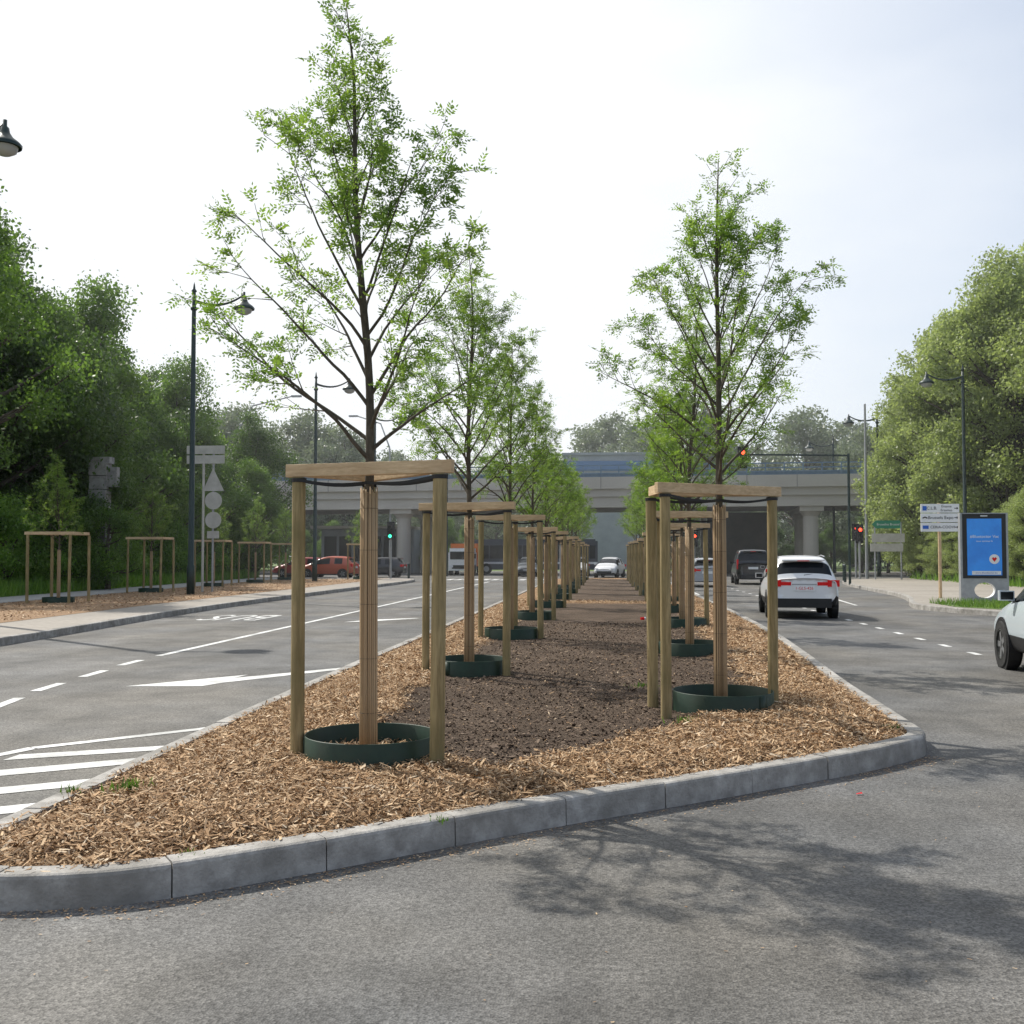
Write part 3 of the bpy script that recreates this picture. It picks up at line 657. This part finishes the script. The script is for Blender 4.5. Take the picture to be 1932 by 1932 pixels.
# ------------------------------------------------------------------ traffic lights
def tlight(x,y,h,state='red',arm=0.,z=.1):
    e=empty('traffic_light',(x,y,z)); mb=MB(); mb.tube([(0,0,0),(0,0,h)],.07,'galv' if not arm else 'lamp',8)
    X=0
    if arm: mb.tube([(0,0,h-.1),(arm,0,h)],.05,'lamp',6); X=arm
    mb.box((X,-.12,h-.15),(.34,.22,1.0),'black'); mb.box((X,-.01,h-.15),(.5,.02,1.2),'black')
    for i,zz in enumerate((.2,-.1,-.4)):
        on=(state=='red' and i==0) or (state=='green' and i==2)
        k='redon' if (on and i==0) else ('grnon' if on else 'dark')
        mb.lathe((X,-.235,h-.15+zz+.05),[(0,-.012),(.07,-.01),(.11,0)],k,14,'y')
        mb.lathe((X,-.235,h-.15+zz+.05),[(.125,.0),(.125,-.16)],'black',12,'y')
    mb.obj('signal_head_and_pole',parent=e)
tlight(12.9,58,7.0,'red',-5.6); tlight(17.1,75,3.3,'red'); tlight(16.2,70,3.1,'red'); tlight(-14.0,68,3.3,'green'); tlight(-3.0,69,3.0,'none'); tlight(7,86,3.0,'red')

# ------------------------------------------------------------------ signs
e=empty('direction_sign',(11.75,38.8,.15)); mb=MB()
mb.tube([(0,0,0),(0,0,3.35)],.06,'bar',8)
for i in range(3): mb.box((0,-.08,3.17-i*.335),(1.32,.04,.31),'white')
mb.box((-.53,-.106,3.17-.0),(.14,.006,.16),'blue'); mb.box((-.5,-.106,2.5),(.2,.006,.12),'blue')
mb.tube([(-.6,-.106,2.82),(-.52,-.106,2.86),(-.44,-.106,2.82)],.02,'black',4)
mb.obj('boards_and_post',parent=e)
text('C.L.B.',.15,(-.28,-.108,3.17),'black',e); text('Erasme',.12,(.22,-.108,3.235),'black',e); text('Erasmus',.12,(.22,-.108,3.10),'black',e)
text('Brussels Expo',.155,(.02,-.108,2.835),'black',e); text('CERIA-COOVI',.135,(.08,-.108,2.50),'black',e)
for z in(3.17,2.835,2.5):
    m2=MB(); m2.box((.55,-.106,z),(.12,.006,.025),'black'); m2.face([(.57,-.108,z-.05),(.63,-.108,z),(.57,-.108,z+.05)],'black'); m2.obj('arrow',parent=e)
def totem():
    e=empty('advertising_screen',(12.35,36.2,.15),-.05); mb=MB()
    w,h=1.46,2.9
    n=32; r=.30; cz=.36; y0,y1=-.12,.12
    ring=[(r*1.1*math.cos(2*math.pi*i/n+math.pi/4),cz+r*.85*math.sin(2*math.pi*i/n+math.pi/4)) for i in range(n)]
    hw=w/2; Hh=.72
    def sq(i):
        a=2*math.pi*i/n+math.pi/4; c,s=math.cos(a),math.sin(a); m_=max(abs(c),abs(s)); return (hw*c/m_, cz+.36*s/m_)
    for i in range(n):
        a,b=ring[i],ring[(i+1)%n]; c,d=sq(i),sq((i+1)%n)
        for yy in(y0,y1): mb.face([(a[0],yy,a[1]),(b[0],yy,b[1]),(d[0],yy,d[1]),(c[0],yy,c[1])],'galv')
        mb.face([(a[0],y0,a[1]),(b[0],y0,b[1]),(b[0],y1,b[1]),(a[0],y1,a[1])],'white')
    mb.box((-hw-.01,0,.36),(.02,.24,.72),'galv'); mb.box((hw+.01,0,.36),(.02,.24,.72),'galv')
    mb.box((0,0,(Hh+h)/2),(w+.04,.24,h-Hh),'galv')
    mb.box((0,-.125,(Hh+h)/2+.0),(w-.10,.02,h-Hh-.06),'black'); M['screen']=mat('screen_blue',(.015,.13,.50),(.03,.25,.70),.9,.25,emit=(.03,.22,.65),es=.25,c3=(.01,.08,.35),scale3=1.2)
    mb.box((0,-.139,1.78),(1.08,.012,1.86),'screen')
    mb.box((.05,-.147,.93),(.9,.008,.12),'white')
    mb.lathe((.3,-.149,1.38),[(0,-.004),(.16,-.003),(.16,0)],'white',20,'y')
    mb.face([(.3,-.158,1.29),(.38,-.158,1.40),(.34,-.158,1.45),(.3,-.158,1.41),(.26,-.158,1.45),(.22,-.158,1.40)],'redl')
    mb.box((0,-.138,2.80),(.22,.006,.03),'white')
    mb.obj('cabinet',parent=e)
    text('#Bluetoctor Vac',.135,(0,-.149,2.12),'white',e); text('nous sommes la',.08,(0,-.149,1.97),'white',e)
    text('www.bluedoctor.be',.085,(.05,-.153,.93),'blue',e)
totem()
def round_sign(x,y,z,k,rr=.3,name='mandatory_direction_sign'):
    e=empty(name,(x,y,.15)); mb=MB(); mb.tube([(0,0,0),(0,0,z+rr)],.03,'galv',8)
    mb.lathe((0,-.04,z),[(0,-.01),(rr-.02,-.01)],k,28,'y'); mb.lathe((0,-.04,z),[(rr-.02,-.012),(rr,-.012),(rr,.01),(0,.01)],'white',28,'y')
    mb.box((0,-.054,z),(.06,.004,rr),'white'); mb.face([(-.1,-.056,z),(.1,-.056,z),(0,-.056,z+.2)][::-1],'white'); mb.obj('disc_and_post',parent=e)
round_sign(12.75,33.0,1.05,'blue')
e=empty('traffic_sign_assembly',(-16.55,42.3,.15)); mb=MB()
mb.tube([(0,0,0),(0,0,6.0)],.055,'signback',8); mb.tube([(.42,0,0),(.42,0,5.95)],.045,'galv',8)
for z in(5.85,5.45): mb.box((.1,-.06,z),(1.6,.04,.34),'signback')
mb.face([(.0,-.06,4.15),(.9,-.06,4.15),(.42,-.06,5.1)],'signback'); mb.face([(.0,-.05,4.15),(.42,-.05,5.1),(.9,-.05,4.15)],'signback')
mb.lathe((.45,-.06,3.75),[(0,-.01),(.36,-.01),(.36,.01),(0,.01)],'signback',24,'y'); mb.lathe((.45,-.06,2.95),[(0,-.01),(.34,-.01),(.34,.01),(0,.01)],'signback',24,'y')
mb.box((.45,-.06,2.35),(.5,.03,.3),'signback'); mb.obj('backs_and_posts',parent=e)
e=empty('direction_sign',(17.6,68.5,.15)); mb=MB()
for x in(-.8,.8): mb.tube([(x,0,0),(x,0,3.6)],.05,'galv',8)
mb.box((0,-.07,2.6),(2.0,.05,.55),'signback'); mb.box((-.1,-.07,2.0),(2.0,.05,.5),'signback')
mb.face([(-1.0,-.075,3.45),(-.75,-.075,3.2),(.75,-.075,3.2),(.75,-.075,3.7),(-.75,-.075,3.7)],'green'); mb.obj('boards',parent=e)
text('Bruxelles Brussel',.2,(0,-.085,3.45),'white',e)
mb=MB(); z=0
for i in range(9):
    hgt=.62; mb.box((R.uniform(-.04,.04),0,z+hgt/2),(.8+R.uniform(-.06,.06),.55,hgt-.03),'stone',R.uniform(-.05,.05)); z+=hgt
mb.box((0.05,0,z+.08),(.95,.5,.3),'stone'); mb.box((.6,0,4.9),(.45,.3,.9),'stone')
mb.obj('stone_monument',(-22.9,46.2,.3))
put_big(-21.9,45.0,'S2',3.6,'shrub',.2); put_big(-23.4,44.6,'S',3.2,'shrub',.3)
for x,y in[(13.3,61),(14,64.5),(-13,69),(-15.5,70)]:
    mb=MB(); mb.lathe((0,0,0),[(.08,0),(.08,.85),(.1,.9),(.06,1.0),(0,1.02)],'lamp',12); mb.obj('bollard',(x,y,.15),smooth=True)

# ------------------------------------------------------------------ cars
def car(name,loc,rz,paint,kind='suv',rough=.28,lights=False,metal=0.,plate=None,sc=1.):
    key='paint_'+name+str(len(bpy.data.materials)); M[key]=mat(key,paint,None,5,rough,metal=metal,coat=.6)
    P=key
    if kind=='suv':
        S=[(-2.20,.70,.42,.80,.70,.78,.96,.70,1.00),(-2.12,.80,.32,.88,.68,.85,1.02,.73,1.08),(-1.86,.84,.28,.905,.68,.86,1.06,.62,1.48),(-1.66,.85,.27,.905,.68,.86,1.05,.63,1.555),
           (-1.55,.85,.27,.905,.66,.86,1.04,.635,1.565),(-.72,.85,.25,.905,.64,.86,1.02,.65,1.60),(-.62,.85,.25,.905,.64,.86,1.02,.65,1.60),(.42,.85,.25,.905,.64,.86,.99,.63,1.56),(1.18,.85,.25,.905,.64,.85,.97,.72,1.02),(1.25,.85,.25,.905,.64,.84,.96,.70,1.00),
           (1.85,.84,.27,.89,.62,.80,.86,.62,.92),(2.12,.78,.30,.82,.58,.74,.76,.55,.82),(2.22,.66,.36,.70,.55,.62,.68,.45,.72)]
        side=[(3,4,0),(4,5,1),(5,6,0),(6,7,1),(2,3,0),(7,8,1)]; rg=(1,2); ws=(7,8); wb=1.33; wr=.35
    elif kind=='hatch':
        S=[(-2.02,.68,.40,.76,.66,.74,.90,.64,.94),(-1.95,.76,.30,.84,.64,.81,.98,.68,1.02),(-1.62,.82,.25,.87,.62,.83,.98,.56,1.38),(-1.45,.82,.24,.87,.62,.83,.97,.575,1.43),
           (-1.3,.82,.24,.87,.60,.83,.96,.58,1.45),(-.55,.82,.22,.87,.60,.83,.95,.60,1.48),(-.45,.82,.22,.87,.60,.83,.95,.60,1.48),(.35,.82,.22,.87,.60,.83,.93,.58,1.43),(1.12,.82,.22,.87,.60,.82,.90,.68,.96),(1.2,.82,.22,.87,.6,.81,.89,.66,.94),
           (1.75,.80,.24,.84,.58,.76,.78,.58,.84),(1.98,.74,.28,.78,.52,.70,.66,.5,.70),(2.08,.62,.34,.66,.50,.58,.58,.42,.61)]
        side=[(4,5,1),(6,7,1),(7,8,1),(3,4,0)]; rg=(1,2); ws=(7,8); wb=1.25; wr=.31
    else:
        S=[(-2.45,.74,.42,.86,.75,.86,1.12,.80,1.16),(-2.42,.82,.34,.93,.75,.92,1.16,.84,1.22),(-2.34,.86,.30,.95,.75,.93,1.17,.80,1.84),(-2.2,.87,.29,.95,.75,.93,1.17,.80,1.90),
           (-2.0,.87,.28,.95,.75,.93,1.16,.80,1.92),(-.75,.87,.28,.95,.75,.93,1.15,.80,1.94),(-.6,.87,.28,.95,.75,.93,1.15,.80,1.94),(.75,.87,.28,.95,.72,.92,1.13,.77,1.88),(1.55,.87,.28,.95,.72,.90,1.10,.78,1.16),(1.65,.87,.28,.94,.72,.89,1.08,.75,1.13),
           (2.2,.85,.30,.90,.68,.84,.95,.66,1.02),(2.4,.78,.34,.82,.6,.76,.82,.55,.86),(2.48,.68,.38,.72,.58,.66,.72,.45,.75)]
        side=[(4,5,1),(6,7,1),(7,8,1)]; rg=(1,2); ws=(7,8); wb=1.5; wr=.34
    e=empty(name,loc,rz,sc)
    mb=MB(); rings=[]
    for (y,wl,zl,wm,zm,wb_,zb,wr_,zr) in S:
        h=[(wl*.9,zl),(wl,zl+.05),(wm,zm*.72+zl*.28),(wm,zm+.06),(wb_,zb),(wr_,zr),(wr_*.82,zr+.035),(wr_*.4,zr+.055)]
        ring=[(x,y,z) for x,z in h]+[(0,y,zr+.06)]+[(-x,y,z) for x,z in h[::-1]]
        rings.append((len(mb.v),len(ring))); mb.v+=ring
    q=17
    for a in range(len(S)-1):
        for j in range(q):
            j2=(j+1)%q; f=[rings[a][0]+j,rings[a][0]+j2,rings[a+1][0]+j2,rings[a+1][0]+j]
            jj=j if j<8 else 15-j
            k=P
            if j==16 or jj==0: k='black'
            elif jj==1 and kind=='suv': k='black'
            elif jj==4 and any(s[0]==a and s[2] for s in side): k='glass'
            elif jj in(5,6,7) and a in(rg[0],ws[0]): k='glass'
            mb.f.append(f); mb.m.append(mb.mi(k))
    mb.f.append([rings[0][0]+j for j in range(q)]); mb.m.append(mb.mi(P)); mb.f.append([rings[-1][0]+j for j in range(q)][::-1]); mb.m.append(mb.mi(P))
    b=mb.obj('body',parent=e,smooth=True)
    md=b.modifiers.new('sub','SUBSURF'); md.levels=2; md.render_levels=2
    d=MB(); W=S[5][3]; yr=S[0][0]; yf=S[-1][0]; zb=S[1][6]; top=S[5][8]
    for sx in(-1,1):
        for yy in(-wb,wb):
            d.lathe((sx*(W-.05),yy,wr),[(wr+.055,-.1*sx),(wr+.05,.055*sx)],'black',26,'x'); d.lathe((sx*(W-.05),yy,wr),[(wr+.052,.052*sx),(0,.05*sx)],'black',26,'x')
            d.lathe((sx*(W-.09),yy,wr),[(wr*.6,-.12*sx),(wr*.93,-.12*sx),(wr,-.09*sx),(wr,.085*sx),(wr*.93,.11*sx),(wr*.66,.112*sx)],'tyre',26,'x')
            d.lathe((sx*(W-.09),yy,wr),[(wr*.66,.105*sx),(wr*.6,.112*sx),(wr*.58,.07*sx),(0,.07*sx)],'dark',20,'x')
            for s_ in range(5):
                a=s_*2*math.pi/5; c,s2=math.cos(a),math.sin(a); r1=wr*.62
                cx=sx*(W-.09+.095); wdt=.035
                d.face([(cx,yy-s2*wdt,wr+c*wdt),(cx,yy+c*r1-s2*wdt*1.3,wr+s2*r1+c*wdt*1.3),(cx,yy+c*r1+s2*wdt*1.3,wr+s2*r1-c*wdt*1.3),(cx,yy+s2*wdt,wr-c*wdt)],'rim')
        my=S[7][0]+.42
        d.box((sx*(W+.05),my,zb+.06),(.20,.10,.14),P); d.box((sx*(W-.03),my,zb-.0),(.10,.05,.05),'black')
        d.box((sx*(W+.05),my-.052,zb+.06),(.17,.006,.11),'glass')
        if kind=='van':
            d.box((sx*.86,yr+.05,1.15),(.10,.10,.55),'redl')
        else:
            d.box((sx*.72,yr+.085,zb-.09),(.32,.14,.17),'redl',sx*.35); d.box((sx*.46,yr+.03,zb-.10),(.26,.08,.09),'redl')
        d.box((sx*.60,yf-.10,.64 if kind!='van' else .8),(.30,.14,.13),'head',-sx*.45)
        d.box((sx*.55,yr+.02,.46),(.16,.05,.05),'redl')
    d.box((0,yr+.06,.42),(1.36,.16,.24),'black' if kind!='hatch' else P); d.box((0,yf-.04,.42),(1.1,.12,.16),'black')
    d.box((0,yr-.005,zb-.22),(.54,.03,.13),'white'); d.box((0,yr+.02,zb-.12),(.62,.05,.035),'rim' if kind=='suv' else P)
    d.box((0,S[2][0]-.07,S[2][8]+.045),(1.08,.22,.035),P); d.box((0,S[2][0]-.185,S[2][8]+.03),(.3,.02,.02),'redl')
    d.tube([(.0,S[1][0]-.01,zb+.12),(.38,S[1][0]+.05,zb+.17)],.010,'black',4)
    d.box((0,yf+.005,.5),(.52,.02,.11),'white')
    if kind=='suv':
        for sx in(-1,1): d.tube([(sx*.6,-1.5,1.62),(sx*.61,-.6,1.655),(sx*.6,.35,1.61)],.016,'rim',6)
    o=d.obj('trim_wheels_and_lights',parent=e,smooth=False)
    bv=o.modifiers.new('edge','BEVEL'); bv.width=.012; bv.segments=2; bv.limit_method='ANGLE'; bv.angle_limit=math.radians(50)
    if plate: text(plate,.105,(0,yr-.022,zb-.22),'redl',e,name='number_plate')
    return e
car('suv_car',(5.25,30.2,0),-.08,(.74,.75,.76),'suv',plate='1-GLS-426')
car('van',(8.3,63,0),-.05,(.012,.013,.016),'van')
car('hatchback_car',(5.2,58,0),0,(.35,.37,.40),'hatch')
car('hatchback_car',(9.0,56,0),-.1,(.55,.56,.57),'hatch')
car('hatchback_car',(6.52,14.75,0),-.1,(.54,.61,.65),'suv',.25,metal=.1)
car('hatchback_car',(.2,80,0),math.pi-.2,(.74,.75,.76),'hatch')
car('hatchback_car',(-20.3,76,0),math.pi/2,(.55,.10,.04),'hatch',sc=1.05)
car('hatchback_car',(-23.3,79.5,0),math.pi/2,(.30,.03,.03),'hatch')
car('hatchback_car',(-17.2,79,0),math.pi/2,(.03,.03,.035),'hatch')
car('hatchback_car',(-6.2,84,0),math.pi,(.10,.11,.12),'hatch')
car('hatchback_car',(-2.3,86,0),math.pi,(.6,.6,.6),'hatch')
e=empty('lorry',(-12.0,88,0),.0); M['orange']=mat('orange_paint',(.65,.16,.02),None,5,.4)
mb=MB(); mb.box((0,-.2,1.15),(2.1,2.0,1.5),'white'); mb.box((0,-1.21,1.65),(1.8,.03,.65),'glass'); mb.box((0,-.1,2.05),(2.0,1.6,.4),'white'); mb.box((0,2.6,1.7),(2.3,3.6,1.9),'orange'); mb.box((0,-1.22,.7),(1.5,.04,.3),'black'); mb.box((0,-.2,2.45),(1.6,.3,.18),'orange'); mb.box((0,2.0,.55),(1.5,5,.25),'black')
for sx in(-1,1):
    for yy in(-.3,3.2): mb.lathe((sx*.95,yy,.45),[(0,-.14),(.45,-.14),(.45,.14),(0,.14)],'tyre',18,'x')
    mb.box((sx*.8,-1.23,.75),(.3,.04,.18),'head'); mb.box((sx*1.15,-1.0,1.6),(.14,.08,.4),'black')
mb.obj('cab_and_body',parent=e)
e=empty('bus',(-6.6,93.5,0)); M['busb']=mat('bus_dark_paint',(.045,.055,.075),None,5,.35)
mb=MB(); mb.box((0,0,1.65),(11.6,2.5,2.5),'busb'); mb.box((0,0,2.98),(11.2,2.3,.18),'busb'); mb.box((0,-1.265,1.95),(11.2,.03,1.15),'glass')
for i in range(8): mb.box((-5.1+i*1.45,-1.285,1.95),(.08,.03,1.2),'busb')
mb.box((0,-1.27,1.0),(11.6,.03,.18),'white')
for x in(-3.9,3.6): mb.lathe((x,-1.15,.48),[(0,-.14),(.48,-.14),(.48,.1),(0,.1)],'tyre',18,'y'); mb.lathe((x,-1.15,.48),[(0,-.15),(.25,-.15)],'rim',14,'y')
mb.obj('body',parent=e)
mb=MB(); mb.lathe((0,0,0),[(0,-.06),(.032,-.06),(.033,.02)],'redl',12,'x'); mb.lathe((0,0,0),[(.033,.02),(.033,.055),(0,.06)],'white',12,'x'); mb.obj('drink_can',(.82,24.5,.21),.5)
mb=MB(); mb.face([(0,0,.0),(.05,.01,.004),(.045,.03,.01),(.01,.025,.002)],'redl'); mb.obj('litter',(1.70,7.55,.008))

# ------------------------------------------------------------------ atmosphere (real scattering haze over the distant ground)
hm=bpy.data.materials.new('atmospheric_haze'); hm.use_nodes=True; N=hm.node_tree.nodes; N.clear()
o_=N.new('ShaderNodeOutputMaterial'); vs=N.new('ShaderNodeVolumeScatter'); vs.inputs['Color'].default_value=(.95,.98,1,1); vs.inputs['Density'].default_value=.0009; vs.inputs['Anisotropy'].default_value=.3
hm.node_tree.links.new(vs.outputs[0],o_.inputs['Volume']); M['haze']=hm
mb=MB(); mb.box((0,145,20.2),(360,230,40),'haze'); mb.obj('atmospheric_haze')

# ------------------------------------------------------------------ light
el=math.radians(47); sv=Vector((-.786*math.cos(el),.618*math.cos(el),math.sin(el)))
sl=bpy.data.lights.new('sun','SUN'); sl.energy=5.0; sl.angle=math.radians(.53); sl.color=(1,.95,.86)
so=bpy.data.objects.new('sun',sl); COL.objects.link(so); so.rotation_euler=(-sv).to_track_quat('-Z','Y').to_euler(); so.location=(-20,20,40)
w=bpy.data.worlds.new('World'); scene.world=w; w.use_nodes=True; N=w.node_tree.nodes; L=w.node_tree.links
bg=N['Background']; sky=N.new('ShaderNodeTexSky'); sky.sky_type='NISHITA'; sky.sun_disc=False; sky.sun_elevation=el; sky.sun_rotation=math.atan2(sv.x,sv.y)
sky.air_density=1.0; sky.dust_density=2.0; sky.ozone_density=1.2
tc=N.new('ShaderNodeTexCoord'); dp=N.new('ShaderNodeVectorMath'); dp.operation='DOT_PRODUCT'; dp.inputs[1].default_value=(sv.x,sv.y,sv.z); L.new(tc.outputs['Generated'],dp.inputs[0])
m1=N.new('ShaderNodeMapRange'); m1.inputs[1].default_value=.35; m1.inputs[2].default_value=.75; m1.inputs[3].default_value=.0; m1.inputs[4].default_value=.95; L.new(dp.outputs['Value'],m1.inputs[0])
sx=N.new('ShaderNodeSeparateXYZ'); L.new(tc.outputs['Generated'],sx.inputs[0])
m2=N.new('ShaderNodeMapRange'); m2.inputs[1].default_value=0; m2.inputs[2].default_value=.5; m2.inputs[3].default_value=.75; m2.inputs[4].default_value=.1; L.new(sx.outputs[2],m2.inputs[0])
mp=N.new('ShaderNodeMapping'); mp.inputs['Scale'].default_value=(1,1,3); mp.inputs['Rotation'].default_value=(.2,.3,.4); L.new(tc.outputs['Generated'],mp.inputs[0])
no=N.new('ShaderNodeTexNoise'); no.inputs['Scale'].default_value=2.2; no.inputs['Detail'].default_value=5; L.new(mp.outputs[0],no.inputs['Vector'])
m3=N.new('ShaderNodeMapRange'); m3.inputs[1].default_value=.4; m3.inputs[2].default_value=.7; m3.inputs[3].default_value=0; m3.inputs[4].default_value=.2; L.new(no.outputs['Fac'],m3.inputs[0])
a1=N.new('ShaderNodeMath'); L.new(m1.outputs[0],a1.inputs[0]); L.new(m2.outputs[0],a1.inputs[1]); a2=N.new('ShaderNodeMath'); a2.use_clamp=True; L.new(a1.outputs[0],a2.inputs[0]); L.new(m3.outputs[0],a2.inputs[1])
tn=N.new('ShaderNodeMix'); tn.data_type='RGBA'; tn.blend_type='MULTIPLY'; tn.inputs[0].default_value=1; tn.inputs[7].default_value=(.98,1.18,1.36,1); L.new(sky.outputs[0],tn.inputs[6])
mx=N.new('ShaderNodeMix'); mx.data_type='RGBA'; L.new(a2.outputs[0],mx.inputs[0]); L.new(tn.outputs[2],mx.inputs[6]); mx.inputs[7].default_value=(9.2,9.5,9.8,1)
L.new(mx.outputs[2],bg.inputs[0]); bg.inputs[1].default_value=.11
scene.view_settings.view_transform='Standard'; scene.view_settings.look='None'; scene.view_settings.exposure=0

# ------------------------------------------------------------------ camera
cd=bpy.data.cameras.new('camera'); cam=bpy.data.objects.new('camera',cd); COL.objects.link(cam); scene.camera=cam
cd.sensor_width=36; cd.sensor_fit='HORIZONTAL'; cd.lens=36*2000/1932; cd.clip_end=3000; cd.clip_start=.05
cam.location=(0,0,1.65); cam.rotation_euler=(math.radians(90)+math.atan((1048-966)/2000),0,math.atan(179/2000))
